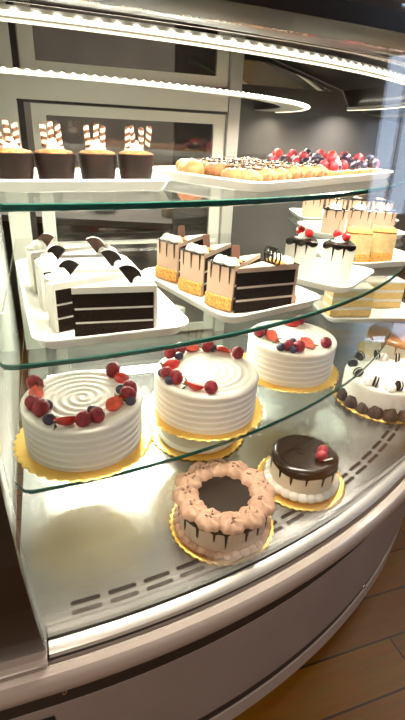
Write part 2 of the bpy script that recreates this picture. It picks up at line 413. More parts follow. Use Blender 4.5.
# light strips (lamps of the case)
def light_strip(r, h, a0, a1, nb, w, hh, lab):
    root = cpart('light_strip', sweep('light_strip', [(r-w, h), (r-w, h+hh), (r+.004, h+hh), (r+.004, h)], [a0+(a1-a0)*k/40 for k in range(41)], 'alu'), label=lab)
    cpart('diffuser', sweep('diffuser', [(r+.0045, h+hh*.15), (r+.0045, h+hh*.6), (r+.007, h+hh*.5), (r+.007, h+hh*.2)], [a0+(a1-a0)*k/60 for k in range(61)], 'ledstrip'), parent=root)
    cpart('diffuser', sweep('diffuser', [(r-w*.8, h-.0005), (r-w*.2, h-.0005), (r-w*.2, h-.003), (r-w*.8, h-.003)], [a0+(a1-a0)*k/60 for k in range(61)], 'ledstrip'), parent=root)
    me = blob('led', .0030, 'led', 2, lambda d: Vector((d.x*1.5, d.y, d.z)))
    for k in range(nb):
        a = a0+(a1-a0)*(k+.5)/nb
        part('led', me, root, PC(r+.0065, a, h+hh*.5), (0, 0, R_(ANG1+a+90)))
light_strip(2.17, .144, .5, 88, 96, .018, .018, 'long white LED strip under the front of the hood')
# upper narrow glass ledge with its LED strip
light_strip(1.64, .104, .5, 88, 84, .02, .010, 'thin LED strip on the upper inner ledge')
cpart('inner_ledge', ring_mesh('inner_ledge', lambda a: 1.50, lambda a: 1.618, .108, .114, TD, 'alu'))
# end panel (left) and far end panel
def end_panel(name, v0, v1, mat, prof): 
    n = len(prof); V = [EE(u, v0, h) for u, h in prof]+[EE(u, v1, h) for u, h in prof]
    F = [tuple(range(n)), tuple(range(n, 2*n))[::-1]]+[(k, (k+1) % n, (k+1) % n+n, k+n) for k in range(n)]
    return mesh_from(name, V, F, mat)
EPF = [(.96, -1.0)]+[(r-.006, h) for r, h in GP]+[(2.64, .091), (2.45, .124), (2.22, .164), (2.19, .19), (2.14, .26), (1.6, .398), (.96, .498)]
cpart('end_panel', end_panel('end_panel', -.084, -.069, 'side', EPF), label='pale greenish end panel')
cpart('end_trim', end_panel('end_trim', -.0685, -.05, 'alu', [(r-.03, h) for r, h in GP[:-1]]+[(r+.002, h) for r, h in GP[:-1]][::-1]))
def far_panel(name, u0, u1, pr, mat):
    n = len(pr); V = [EE(u0, v, h) for v, h in pr]+[EE(u1, v, h) for v, h in pr]
    F = [tuple(range(n)), tuple(range(n, 2*n))[::-1]]+[(k, (k+1) % n, (k+1) % n+n, k+n) for k in range(n)]
    return mesh_from(name, V, F, mat)
cpart('far_end_panel', far_panel('far_end_panel', -.02, -.002, EPF, 'grey_panel'), label='grey brown end panel at far side')
mp_ = [(1.02, .25), (2.08, .25), (1.85, .31), (1.56, .375), (1.02, .385)]
V = [EE(.004+.22*(h-.25)+d, v, h) for d in (0, .006) for v, h in mp_]; n_ = len(mp_)
cpart('mirror_strip', mesh_from('mirror_strip', V, [tuple(range(n_)), tuple(range(n_, 2*n_))[::-1]]+[(k, (k+1) % n_, (k+1) % n_+n_, k+n_) for k in range(n_)], 'mirror'), label='tilted mirror strip at the top of the far end panel')
# back doors along the inner L
def eb(name, u0, u1, v0, v1, h0, h1, mat, parent=None, label=None):
    c = [EE(u, v, h) for h in (h0, h1) for u, v in ((u0, v0), (u1, v0), (u1, v1), (u0, v1))]
    F = [(0, 1, 2, 3), (4, 5, 6, 7), (0, 1, 5, 4), (1, 2, 6, 5), (2, 3, 7, 6), (3, 0, 4, 7)]
    return cpart(name, mesh_from(name, c, F, mat), label, parent)
def frame_door(nm, v0, v1, h0, h1, st, u0, u1, glass):
    f = eb(nm, u0, u1, v0, v0+st, h0, h1, 'alu')
    eb('door_frame', u0, u1, v1-st, v1, h0, h1, 'alu', f); eb('door_frame', u0, u1, v0+st, v1-st, h1-.04, h1, 'alu', f); eb('door_frame', u0, u1, v0+st, v1-st, h0, h0+.04, 'alu', f)
    eb('pane', (u0+u1)/2-.004, (u0+u1)/2+.004, v0+st, v1-st, h0+.04, h1-.04, glass, f)
    return f
frame_door('back_door', .095, .925, -.99, .05, .055, .945, .965, 'doorglass')
frame_door('upper_window', .075, .925, .155, .50, .055, .945, .965, 'doorglass')
eb('rail', .935, .985, .03, .925, .062, .145, 'alu'); eb('rail_gap', .935, .98, .03, .925, .052, .0615, 'dark')
eb('left_post', .94, 1.0, -.04, .045, -1.0, .49, 'alu'); eb('post_slot', .95, .975, .047, .07, -.99, .48, 'dark')
eb('corner_post', .94, .985, .93, .985, -1.0, .49, 'post')
eb('side_door', .02, .93, .945, .965, -.99, .48, 'doorglass', None, 'glass door on the side behind the corner')
# bolts, front vent
bolt = blob('bolt', .006, 'screw', 2)
for a, h, r in ((.4, -1.155, 2.5135), (26.2, -1.155, 2.5135), (27., -1.585, 2.5025)):
    part('bolt', bolt, case, PC(r, a, h)+inv)
V = [EE(u, v, h) for u in (2.5135, 2.517) for v, h in ((-.30, -1.24), (-.012, -1.24), (-.008, -1.29), (-.30, -1.29))]
cpart('front_vent', mesh_from('front_vent', V, [(0, 1, 2, 3), (4, 5, 6, 7), (0, 1, 5, 4), (1, 2, 6, 5), (2, 3, 7, 6), (3, 0, 4, 7)], 'slot'))

# ------------------------------------------------------------------ glass shelves
ADDED_LAMPS = []
def shelf(name, rf, h, label, d, th=.0125, corner=.05, added_lamp=True):
    t = thing(name, label, 'shelf', PC(1.7, 30, h-th), 0, 'curved glass shelves in the case'); iv = -t.location
    def rout(a):
        v = rf*sin(R_(a)); x = v+.051
        if x < corner: return rf-corner*(1-sqrt(max(0, 1-((corner-x)/corner)**2)))
        return rf
    tas = [-1.3, -.7, -.3, 0, .3, .6, 1.0]+[k*1.5 for k in range(1, 60)]
    part('pane', ring_mesh('pane', lambda a: inner(max(a, 0), d), lambda a: rout(a), h-th, h, tas, 'shelfglass'), t, iv)
    V = []; F = []
    for a in tas:
        for r, hh in ((rout(a)+.0002, h-th), (rout(a)+.0032, h-th+.002), (rout(a)+.0032, h-.002), (rout(a)+.0002, h)): V.append(PC(r, a, hh))
    for i in range(len(tas)-1):
        for k in range(4): p, q = i*4+k, i*4+(k+1) % 4; F.append((p, q, q+4, p+4))
    F += [(0, 1, 2, 3), tuple(range(len(V)-4, len(V)))]
    part('front_edge', mesh_from('front_edge', V, F, 'edge', smooth=40), t, iv, label='dark green polished glass edge')
    if added_lamp:  # made-up light bar at the back, added to brighten the cake tops
        hb = h-th-.003
        V = [EE(u, v, q)+iv for v in (.09, .88) for u, q in ((1.03, hb), (1.06, hb), (1.06, hb-.012), (1.03, hb-.02))]
        qf = [(0, 1, 2, 3), (4, 5, 6, 7), (0, 1, 5, 4), (1, 2, 6, 5), (2, 3, 7, 6), (3, 0, 4, 7)]
        b = part('added_light_bar', mesh_from('added_light_bar', V, qf, 'alu'), t)
        V = [EE(u, v, q)+iv for v in (.10, .87) for u, q in ((1.0602, hb-.002), (1.063, hb-.003), (1.063, hb-.009), (1.0602, hb-.011))]
        part('diffuser', mesh_from('diffuser', V, qf, 'ledstrip'), b)  # glowing face of the added bar
        for k in range(5):
            e = math.atan2(E1[1], E1[0])
            ADDED_LAMPS.append((EE(1.075, .13+.175*k, hb-.008), e))
    for a in (() if added_lamp else (0.6, 34)):     # support brackets at the back
        q = PC(inner(a, d)+.03, a, h-th)+iv
        b = part('bracket', box_me('bracket', -.02, .02, -.012, .012, -.022, -.0005, 'alu', .003), t, q, (0, 0, R_(ANG1+a)))
    return t
shelf('glass_shelf', 2.148, -.153, 'top curved glass shelf carrying chocolate cups and fruit tarts', 1.02, .016)
shelf('glass_shelf', 2.228, -.465, 'middle curved glass shelf carrying trays of cake slices', 1.02, .0135)
shelf('glass_shelf', 2.229, -.806, 'lowest curved glass shelf carrying three white fruit cakes', 1.02, .012, added_lamp=False)

# ------------------------------------------------------------------ trays
def tray_me(L, Wd, H=.022, rc=.035, flare=.012):
    """rounded rectangular dish: outside wall, rim, inside wall, floor as one closed shell"""
    def loop(ins, z):
        pts = []; a, b, r = L/2-ins, Wd/2-ins, max(.004, rc-ins*.6)
        for cx, cy, t0 in ((a-r, b-r, 0), (-a+r, b-r, 90), (-a+r, -b+r, 180), (a-r, -b+r, 270)):
            for k in range(7): t = R_(t0+15*k); pts.append((cx+r*cos(t), cy+r*sin(t), z))
        return pts
    loops = [loop(flare+.004, 0), loop(flare, .001), loop(.004, H-.005), loop(0, H-.003), loop(0, H), loop(.004, H+.0005), loop(.009, H-.003), loop(flare+.008, .0045), loop(flare+.013, .0035)]
    V = sum(loops, []); n = 28; F = [tuple(range(n))[::-1]]
    for i in range(len(loops)-1):
        for k in range(n): a, b = i*n+k, i*n+(k+1) % n; F.append((a, b, b+n, a+n))
    F.append(tuple(range((len(loops)-1)*n, len(loops)*n)))
    return mesh_from('serving_tray', V, F, 'porcelain', smooth=50)
def tray(x, y, h, ang, L, Wd, label, H=.022, rc=.035):
    o = bpy.data.objects.new('serving_tray', tray_me(L*S, Wd*S, H, rc)); link(o)
    o.location = W(x, y, h)+Vector((0, 0, .0006)); o.rotation_euler = (0, 0, R_(ang))
    return tag(o, label, 'tray', 'white serving trays')
HT, HM, HL, HD = -.153, -.465, -.806, -1.0
TZ = .0045/S                      # dish floor above the shelf
tray(-.352, 1.268, HT, 28, .45, .28, 'white tray under four dark chocolate cups, top shelf left', .02)
tray(.255, 1.795, HT, 50, .96, .46, 'long white tray of sugared pastries and berry tarts', .020)
tray(-.342, 1.306, HM, 24, .376, .72, 'white tray of black and white cookie cake slices', .02)
tray(.06+.185*.809-.25*.588, 1.105+.185*.588+.25*.809, HM, 36, .37, .50, 'white tray of drip cake slices with crumble bases', .02)
tray(.446+.155*.56-.145*.83, 1.416+.155*.83+.145*.56, HM, 56, .31, .29, 'white tray under two cherry topped slices', .02)
tray(.512+.2*.927-.2*.375, 1.722+.2*.375+.2*.927, HM, 22, .40, .40, 'white tray of pale yellow cream slices at the shelf edge', .02, .07)
tray(.735, 2.50, HM, 14, .50, .36, 'white tray of dollop topped drip slices behind the yellow slices', .02, .06)
tray(.80, 2.93, HM, 5, .60, .34, 'farthest white tray of pink beige drip slices', .02)

# ------------------------------------------------------------------ gold boards and whole cakes
def board(x, y, h, r, label, n=40):
    def fn(rr, z, th, i):
        k = abs(sin(n*th/2)); return (rr*(1+(.035*(k-.5) if 0 < i < 6 else 0)), z)
    me = lathe('cake_board', [(r*.9, 0), (r*.96, .0002), (r*.99, .0008), (r, .002), (r*.985, .0032), (r*.96, .0036), (r*.9, .0032), (r*.2, .0032)], n*8, 'gold', fn)
    o = bpy.data.objects.new('cake_board', me); link(o); o.location = W(x, y, h)+Vector((0, 0, .0010))
    return tag(o, label, 'cake board', 'gold scalloped cake boards')
def ribbed_cake_me(rad, H, ribs=6):
    n = 96; prof = []
    m = 54
    for i in range(m+1): prof.append((rad*.985-rad*.0*i/m, H*.93*i/m))
    for k in range(1, 6): t = pi/2*k/6; prof.append((rad*(.985-.05*(1-cos(t))), H*(.93+.07*sin(t))))
    mt = 30
    for k in range(1, mt): prof.append((rad*.935*(1-k/mt), H))
    def fn(r, z, th, i):
        if i <= m:
            ph = ribs*2*pi*(z/(H*.93))+.5*sin(th)+.35*sin(3*th+1)
            w = ((ph/(2*pi)) % 1); s = w**1.6 if w < .85 else (.85**1.6)*(1-w)/.15
            return (r-rad*.028*(1-s)*min(1, (m-i)/5.), z)
        if r < rad*.9:
            q = r/rad; am = .0022*min(1, (0.9-q)/.1)*(1 if q > .03 else 0)
            return (r, z-am*(.5+.5*cos(2*pi*q*7-th)))
        return (r, z)
    return lathe('frosting', prof, n, 'white_frost', fn, smooth=70)
RC, HC = .164*S, .128*S
CAKE_ME = ribbed_cake_me(RC, HC)
def fruit_cake(x, y, label, items):
    t = thing('fruit_cake', label, 'cake', W(x, y, HL)+Vector((0, 0, .0046)), random.uniform(0, 1)*0, 'white cakes topped with fruit')
    part('frosting', CAKE_ME, t, rot=(0, 0, x*5))
    for k, dx, dy in items:
        r = hypot(dx, dy); a = atan2(dy, dx)
        if r > .142: dx, dy = dx*.142/r, dy*.142/r
        fruit(t, k, dx*S, dy*S, HC-.001, a+random.choice([pi/2, pi/2+.5, -pi/2, pi+.4]), 1.38 if k != 'S' else 1.42)
    return t
B1 = (-.32, 1.073); B2 = (.015, 1.265); B3 = (.325, 1.569)
board(*B1, HL, .190*S, 'gold scalloped board under the leftmost white fruit cake')
board(*B2, HL, .186*S, 'gold scalloped board under the middle white fruit cake')
board(*B3, HL, .188*S, 'gold scalloped board under the rearmost white fruit cake')
fruit_cake(*B1, 'leftmost white ribbed cake with berries along its front rim', [('S', -0.119, -0.011), ('R', -0.138, 0.03), ('R', -0.109, -0.07), ('R', -0.081, -0.091), ('B', -0.074, -0.067), ('B', -0.049, -0.129), ('S', -0.009, -0.129), ('R', 0.037, -0.129), ('R', 0.065, -0.109), ('B', 0.048, -0.079), ('S', 0.097, -0.045), ('B', 0.099, 0.033), ('R', 0.124, 0.03), ('R', 0.124, -0.002), ('B', 0.136, -0.026), ('S', 0.086, 0.107), ('R', 0.06, 0.135)])
fruit_cake(*B2, 'middle white ribbed cake ringed by strawberries and raspberries', [('R', -0.134, 0.082), ('R', -0.102, 0.125), ('B', -0.091, 0.066), ('S', -0.052, 0.131), ('R', 0.001, 0.169), ('B', 0.018, 0.139), ('S', 0.055, 0.152), ('R', 0.11, 0.112), ('S', -0.115, 0.014), ('B', -0.136, -0.054), ('R', -0.117, -0.065), ('B', -0.114, -0.1), ('R', -0.089, -0.086), ('S', -0.035, -0.115), ('R', 0.013, -0.133)])
fruit_cake(*B3, 'rearmost white ribbed fruit cake, right of the other two', [('R', -0.125, -0.016), ('B', -0.105, 0.005), ('S', -0.081, -0.046), ('B', -0.06, -0.127), ('R', -0.035, -0.124), ('B', -0.024, -0.162), ('R', 0.002, -0.128), ('B', -0.012, -0.08), ('S', 0.039, -0.09), ('R', 0.104, -0.082), ('R', 0.047, 0.125), ('S', 0.013, 0.11)])

def plain_cake_me(name, rad, H, mat, rib=0, bev=.012):
    prof = [(rad, 0), (rad, H*.3), (rad, H*.6), (rad, H-bev)]
    for k in range(1, 6): t = pi/2*k/5; prof.append((rad-bev*(1-cos(t)), H-bev+bev*sin(t)))
    prof += [(rad*.6, H), (rad*.2, H)]
    return lathe(name, prof, 240 if rib else 72, mat, (lambda r, z, th, i: (r*(1+(.003*cos(rib*th) if 0 < i < 5 else 0)), z)) if rib else None, smooth=80)
def glaze_me(name, rad, H, mat, drips, base, seed, inner_r=0., bev=.012, full=True, long=.03):
    """poured glaze shell: top disc, rounded shoulder and a hem running into drips"""
    rg = random.Random(seed); D = [(2*pi*(k+rg.uniform(-.25, .25))/drips, rg.uniform(.6, 1)*long, rg.uniform(.022, .032)*.085/rad) for k in range(drips)]
    n = 420; V = []; F = []
    def hem(th):
        v = base*(1+.25*sin(3*th+seed))
        for c, l, w in D:
            d = abs((th-c+pi) % (2*pi)-pi)/w
            if d < 2.2: v = max(v, base*.9+l*math.exp(-d**4) if d < 1.6 else v); v = max(v, base+.004*math.exp(-d*d/1.5))
        return v
    rows = [(rad*.25, H+.0012), (rad*.6, H+.0012), (rad*.85, H+.0012)]
    for k in range(6): t = pi/2*k/5; rows.append((rad-bev+(bev+.0016)*sin(t), H-bev+(bev+.0012)*cos(t)))
    m = 9
    for k in range(n):
        th = 2*pi*k/n; hd = max(hem(th)-bev, .002)
        col = [(r, z) for r, z in rows]+[(rad+.0018-(.0016 if j == m else 0), H-bev-hd*j/m) for j in range(1, m+1)]
        for r, z in col: V.append((r*cos(th), r*sin(th), z))
    c = len(rows)+m
    for k in range(n):
        for j in range(c-1): a, b = k*c+j, ((k+1) % n)*c+j; F.append((a, b, b+1, a+1))
    F.append(tuple(k*c for k in range(n)))
    return mesh_from(name, V, F, mat, smooth=70)

# front chocolate rosette cake
c4 = thing('chocolate_cake', 'round chocolate drip cake ringed by mocha rosettes', 'cake', W(.079, .969, HD)+Vector((0, 0, .0046)))
R4, H4 = .122*S, .098*S
board(.079, .969, HD, .146*S, 'gold scalloped board under the rosette ringed chocolate cake')
part('frosting', plain_cake_me('frosting', R4, H4, 'pale_mocha', 60), c4)
part('chocolate_glaze', glaze_me('chocolate_glaze', R4, H4, 'ganache', 17, .0155, 3, long=.036), c4)
for k in range(12):
    a = 2*pi*(k+.3)/12
    o = part('piped_rosette', ME['ros_m'], c4, (.0745*cos(a), .0745*sin(a), H4+.001), (0, 0, a+random.uniform(-.4, .4)))
    for q in range(4):
        b = random.uniform(0, 6.28); rr = random.uniform(.002, .012)
        part('chocolate_chip', ME.setdefault('chip', box_me('chocolate_chip', -.0022, .0022, -.001, .001, -.001, .001, 'bar')), o, (rr*cos(b), rr*sin(b), .0168-rr*.12), (0, 0, b*2))
for k in range(34):
    a = 2*pi*k/34; part('piped_shell', ME['shell_m'], c4, ((R4+.004)*cos(a), (R4+.004)*sin(a), .0075), (0, .3, a))

# small glazed cake at the right
c5 = thing('glazed_cake', 'small cream cake with glossy dark glaze and raspberry', 'cake', W(.334, 1.167, HD)+Vector((0, 0, .0046)))
R5, H5 = .102*S, .104*S
board(.334, 1.167, HD, .14*S, 'gold scalloped board under the small dark glazed cake')
part('frosting', plain_cake_me('frosting', R5, H5, 'cream_frost', 48), c5)
part('chocolate_glaze', glaze_me('chocolate_glaze', R5, H5, 'choc', 15, .0165, 8, long=.030), c5)
for k in range(26):
    a = 2*pi*k/26; part('piped_shell', ME['shell_w'], c5, ((R5+.003)*cos(a), (R5+.003)*sin(a), .0099), (0, .3, a), 1.15)
part('raspberry', ME['R'], c5, (.036, -.004, H5+.011), (.4, .3, 0), 1.1); part('raspberry', ME['R'], c5, (.030, -.022, H5+.010), (.1, 1.2, 0), 1.1)
part('leaf', ME['calyx'], c5, (.044, .006, H5+.018), (0, 1.1, .4), 1.0)
part('chocolate_plaque', lathe('chocolate_plaque', [(.019, 0), (.02, .001), (.02, .003), (.004, .0035)], 32, 'choc'), c5, (.049, -.020, H5+.004), (.35, .25, 0))
part('white_scroll', tube('white_scroll', [(.032+.0022*k, -.036+.0010*k+.0012*sin(k*2.4), H5+.0085+.0008*cos(k*2.4)) for k in range(10)], .0011, 'white_frost'), c5, label='small white icing flourish')
part('swirl_mark', tube('swirl_mark', [((.004+.0012*k)*cos(k*.9)*.9-.012, (.004+.0012*k)*sin(k*.9)*1.2+.004, H5+.0018) for k in range(8)], .0011, 'choc'), c5)

# cookie cake at the right edge
CK = (.765, 1.715); RK, HK = .165*S, .115*S
board(*CK, HD, .195*S, 'gold scalloped board under the cookie cake at right edge')
c6 = thing('cookie_cake', 'white cake with sandwich cookies and dark crumb mounds', 'cake', W(*CK, HD)+Vector((0, 0, .0046)))
part('frosting', plain_cake_me('frosting', RK, HK, 'white_frost'), c6)
for k in range(10):
    a = 2*pi*k/10+.1; r = RK-.019
    part('piped_rosette', ME['ros_w'], c6, (r*cos(a), r*sin(a), HK), (0, 0, a))
    a2 = a+pi/10
    ck = part('sandwich_cookie', ME['wafer_disc'], c6, (r*cos(a2)-.004*cos(a2+1.57), r*sin(a2)-.004*sin(a2+1.57), HK+.0125), (pi/2-.15, 0, a2+random.uniform(-.2, .2)))
    part('cookie_cream', ME['cream_disc'], ck, (0, 0, .0042)); part('cookie_disc', ME['wafer_disc'], ck, (0, 0, .0077))
for k in range(19):
    a = 2*pi*(k+random.uniform(-.15, .15))/19; q = random.uniform(.82, 1.02)
    part('cookie_mound', ME['mound'], c6, ((RK+.0005)*cos(a), (RK+.0005)*sin(a), .001), (0, 0, a*3), (q*.92, q*.92, q))
# caramel cake behind it and a low white cake under the lowest shelf
KC = (.985, 2.17)
c7 = thing('caramel_cake', 'caramel glazed cake behind the cookie cake', 'cake', W(*KC, HD)+Vector((0, 0, .0046)))
board(*KC, HD, .185*S, 'gold scalloped board under the caramel glazed cake')
part('frosting', plain_cake_me('frosting', .15*S, .115*S, 'cream_frost'), c7)
part('caramel_glaze', glaze_me('caramel_glaze', .15*S, .115*S, 'caramel_glaze', 15, .02, 5), c7)
HB = (-.005, 1.40)
board(*HB, HD, .17*S, 'gold board on the steel deck below the middle fruit cake')
c8 = thing('plain_cake', 'plain white cake on the deck below the middle fruit cake', 'cake', W(*HB, HD)+Vector((0, 0, .0046)))
part('frosting', plain_cake_me('frosting', .135*S, .10*S, 'white_frost'), c8)
part('piped_border', lathe('piped_border', [(.134*S, 0), (.143*S, .003), (.145*S, .007), (.142*S, .011), (.134*S, .014)], 120, 'white_frost', lambda r, z, th, i: (r*(1+.012*cos(40*th)*(1 if 0 < i < 4 else 0)), z), cap=False), c8)

# ------------------------------------------------------------------ cake slices
def drip_shell(name, L, H, A, mat, seed, base=.008, long=.03, nd=3, top0=.0):
    """top glaze wedge whose hem drips over the curved crust"""
    rg = random.Random(seed); D = [(-A+2*A*(k+.5+rg.uniform(-.2, .2))/nd, rg.uniform(.6, 1)*long, .0015/L) for k in range(nd)]
    n = 90; m = 8; V = []; F = []
    def hem(t):
        v = base*(.8+.2*sin(t*30+seed))
        for c, l, w in D:
            d = abs(t-c)/w
            if d < 1.6: v = max(v, base+l*math.exp(-d**4))
        return v
    for k in range(n+1):
        t = -A+2*A*k/n; hd = hem(t)
        col = [(max(top0, .002), H+.0010), (L*.6, H+.0012), (L*.97, H+.0012), (L+.0014, H)]+[(L+.0018-(.0018 if j == m else 0), H-hd*j/m) for j in range(1, m+1)]
        for r, z in col: V.append((r*cos(t), r*sin(t), z))
    c = 4+m
    for k in range(n):
        for j in range(c-1): a = k*c+j; F.append((a, a+1, a+c+1, a+c))
    me = mesh_from(name, V, F, mat, smooth=70); return me
def rect(r0, r1, z0, z1): return [(r0, z0), (r1, z0), (r1, z1), (r0, z1)]
_sl = {}
def slice_parts(kind):
    if kind in _sl: return _sl[kind]
    P = []
    if kind == 'cookie':
        L, H, A, t = .137, .084, R_(13), .005
        P.append(('frosting', wedge_sweep('frosting', [(.001, H-.011), (L-t, H-.011), (L-t, 0), (L, 0), (L+.001, H*.5), (L, H-.002), (L-.003, H), (.001, H)], A, 'white_frost')))
        z = 0; tops = [(.0215, 'sponge'), (.0035, 'white_fill'), (.0205, 'sponge'), (.0035, 'white_fill'), (.0238, 'sponge')]
    elif kind == 'drip':
        L, H, A, t = .135, .088, R_(14), .006
        P.append(('frosting', wedge_sweep('frosting', [(.001, H-.009), (L-t, H-.009), (L-t, 0), (L, 0), (L+.0005, H*.5), (L, H-.002), (L-.003, H), (.001, H)], A, 'nougat')))
        P.append(('crumb_base', wedge_sweep('crumb_base', [(L, .0005), (L+.004, .002), (L+.005, .018), (L+.003, .026), (L, .028)], A*.99, 'crumb', 24)))
        P.append(('chocolate_drizzle', drip_shell('chocolate_drizzle', L, H, A, 'choc', 5, .0025, .034, 3, L*.93)))
        tops = [(.0215, 'sponge'), (.0045, 'filling'), (.0215, 'sponge'), (.0045, 'filling'), (.0265, 'sponge')]
    elif kind == 'cherry':
        L, H, A, t = .134, .092, R_(16), .006
        P.append(('frosting', wedge_sweep('frosting', [(.001, H-.008), (L-t, H-.008), (L-t, 0), (L, 0), (L, H-.002), (L-.002, H), (.001, H)], A, 'white_frost')))
        P.append(('chocolate_glaze', drip_shell('chocolate_glaze', L, H, A, 'choc', 2, .013, .030, 2)))
        tops = [(.028, 'sponge'), (.006, 'white_fill'), (.022, 'sponge'), (.006, 'white_fill'), (.0215, 'sponge')]
    elif kind == 'yellow':
        L, H, A, t = .14, .082, R_(15), .006
        P.append(('frosting', wedge_sweep('frosting', [(.001, H-.008), (L-t, H-.008), (L-t, 0), (L, 0), (L, H-.002), (L-.002, H), (.001, H)], A, 'yellow_cream')))
        P.append(('crumb_base', wedge_sweep('crumb_base', [(L, .0005), (L+.003, .002), (L+.0035, .016), (L+.002, .024), (L, .03)], A*.99, 'crumb', 24)))
        P.append(('crumb_topping', wedge_sweep('crumb_topping', [(L*.5, H), (L*.98, H), (L*1.01, H+.004), (L*.95, H+.012), (L*.75, H+.014), (L*.55, H+.006)], A*.97, 'crumb', 14)))
        tops = [(.022, 'yellow_sponge'), (.006, 'white_fill'), (.020, 'yellow_sponge'), (.006, 'white_fill'), (.0195, 'yellow_sponge')]
    else:   # 'pink'
        L, H, A, t = .14, .082, R_(17), .006
        P.append(('frosting', wedge_sweep('frosting', [(.001, H-.008), (L-t, H-.008), (L-t, 0), (L, 0), (L, H-.002), (L-.002, H), (.001, H)], A, 'nougat')))
        P.append(('chocolate_drizzle', drip_shell('chocolate_drizzle', L, H, A, 'choc', 7, .003, .045, 3, L*.9)))
        tops = [(.024, 'yellow_sponge'), (.005, 'white_fill'), (.022, 'yellow_sponge'), (.005, 'white_fill'), (.018, 'yellow_sponge')]
    z = .0004
    for dz, m in tops:
        f = 'fill' in m
        P.append(('cream_layer' if f else 'sponge_layer', wedge_sweep('layer', rect(.004 if f else .001, L-.0062, z, z+dz-.0002), A*(.985 if f else 1.), m)))
        z += dz
    _sl[kind] = (P, L, H, A); return _sl[kind]
TRAYZ = .0056
def cake_slice(kind, tip, ang, label, top, group, h=HM):
    P, L, H, A = slice_parts(kind)
    t = thing('cake_slice', label, 'cake slice', W(*tip, h)+Vector((0, 0, TRAYZ)), R_(ang), group)
    for n, me in P: part(n, me, t)
    top(t, L, H, A); return t
def top_cookie(dark=True, rot=0.):
    def f(t, L, H, A):
        part('piped_rosette', ME['ros_w'], t, (L*.83, 0, H-.001), (0, 0, rot))
        yaw = -t.rotation_euler.z+(.25 if rot > 1 else -.3)
        c = part('half_cookie', ME['hc' if dark else 'hcb'], t, (L*.68, .0, H+.0065), (.12, .95 if rot > 1 else -.85, yaw))
        part('cookie_cream', ME['hcc'], c)
        part('white_shavings', ME.setdefault('shav', blob('white_shavings', .011, 'white_frost', 3, lambda d: Vector((d.x, d.y*1.5, abs(d.z)*.7))*(1+.18*sin(9*d.x+7*d.y)*cos(11*d.z)))), t, (L*.93, 0, H-.001))
    return f
uA = (cos(R_(27)), sin(R_(27))); vA = (-sin(R_(27)), cos(R_(27)))
G1 = 'cookie topped slices on the left tray'
def packed(kind, tip0, u_ang, pitch, L, labels_r, labels_l, topf, group, offl):
    ux, uy = cos(R_(u_ang)), sin(R_(u_ang)); vx, vy = -uy, ux
    for k, lab in enumerate(labels_r):      # crust at the right
        cake_slice(kind, (tip0[0]+vx*pitch*k, tip0[1]+vy*pitch*k), u_ang, lab, topf(k, 0), group)
    for k, lab in enumerate(labels_l):      # crust at the left, tip at the right
        cake_slice(kind, (tip0[0]+offl[0]*ux+vx*(pitch*k+offl[1]), tip0[1]+offl[0]*uy+vy*(pitch*k+offl[1])), u_ang+180, lab, topf(k, 1), group)
packed('cookie', (-.304, .994), 28, .150, .196,
       ['front black layer slice with whole cut side facing out', 'second black layer slice in the right hand row, cookie upright', 'rearmost right hand cookie slice, brown cookie on top'],
       ['front left black slice, white back toward the end panel', 'second left hand cookie slice, dark cookie leaning', 'rearmost left hand cookie slice, brown cookie piece on top'],
       lambda k, s: top_cookie(k < 2, .5 if s else 2.2), G1, (.156, .080))
def top_drip(k, s):
    def f(t, L, H, A):
        part('piped_rosette', ME['ros_c'], t, (L*.86, -.012, H-.001)); part('piped_rosette', ME['ros_c'], t, (L*.86, .014, H-.001), (0, 0, 1))
        part('nut_crumble', ME.setdefault('nuts', blob('nut_crumble', .012, 'crumb', 3, lambda d: Vector((d.x*.8, d.y*1.9, abs(d.z)*.55))*(1+.2*sin(12*d.x+9*d.y)*cos(10*d.z+d.x*5)))), t, (L*.72, 0, H), (0, 0, .1))
        if s == 0 and k == 0:
            pts = lambda q: [(L*.62, -.014+.012*cos(a)+q, H+.015+.016*sin(a)) for a in [2*pi*j/12 for j in range(13)]]
            part('chocolate_lattice', tube('chocolate_lattice', pts(0)+pts(.010)+pts(.020), .0019, 'choc'), t)
        else:
            part('chocolate_bar', ME.setdefault('cb', box_me('chocolate_bar', -.0035, .0035, -.007, .007, 0, .030, 'bar', .001)), t, (L*.66, .004, H), (.15, -.25, .5))
    return f
G2 = 'drip slices on the second tray'
Ld = slice_parts('drip')[1]/S
cake_slice('drip', (.079, 1.204), 38, 'front brown layer slice, cut side out, chocolate lattice on top', top_drip(0, 0), G2)
for k, lab in enumerate(['front drip slice with golden crumble base beside the cut slice', 'middle drip slice of the row with a chocolate bar', 'rearmost drip slice nearest the black cake tray']):
    mx_, my_ = .033-.084*k, 1.238+.120*k
    cake_slice('drip', (mx_+Ld*cos(R_(50)), my_+Ld*sin(R_(50))), 230, lab, top_drip(k, 1), G2)
def top_cherry(t, L, H, A):
    part('piped_rosette', ME['ros_w'], t, (L*.72, 0, H), (0, 0, 1), .9)
    for dx, dy, q in ((.70, -.010, 0), (.76, .011, 1)):
        c = part('cherry', ME['cherry'], t, (L*dx, dy, H+.017-.004*q), (0, .2, 0))
        part('stem', tube('stem', [(0, 0, .008), (.002, .001, .02), (.007, .002, .034)], .0008, 'stem', 5), c)
    part('white_curl', ME.setdefault('curl', box_me('white_curl', -.012, .012, -.004, .004, 0, .0025, 'white_fill', .001)), t, (L*.86, -.012, H+.002), (0, 0, .6))
G3 = 'cherry topped slices on the third tray'
def crust_at(kind, mid, ang, label, top, group, h=HM):
    L = slice_parts(kind)[1]/S
    return cake_slice(kind, (mid[0]-L*cos(R_(ang)), mid[1]-L*sin(R_(ang))), ang, label, top, group, h)
crust_at('cherry', (.310, 1.568), -106, 'left white slice with dark glaze and two cherries', top_cherry, G3)
crust_at('cherry', (.428, 1.537), -106, 'right white slice with dark glaze and two cherries', top_cherry, G3)
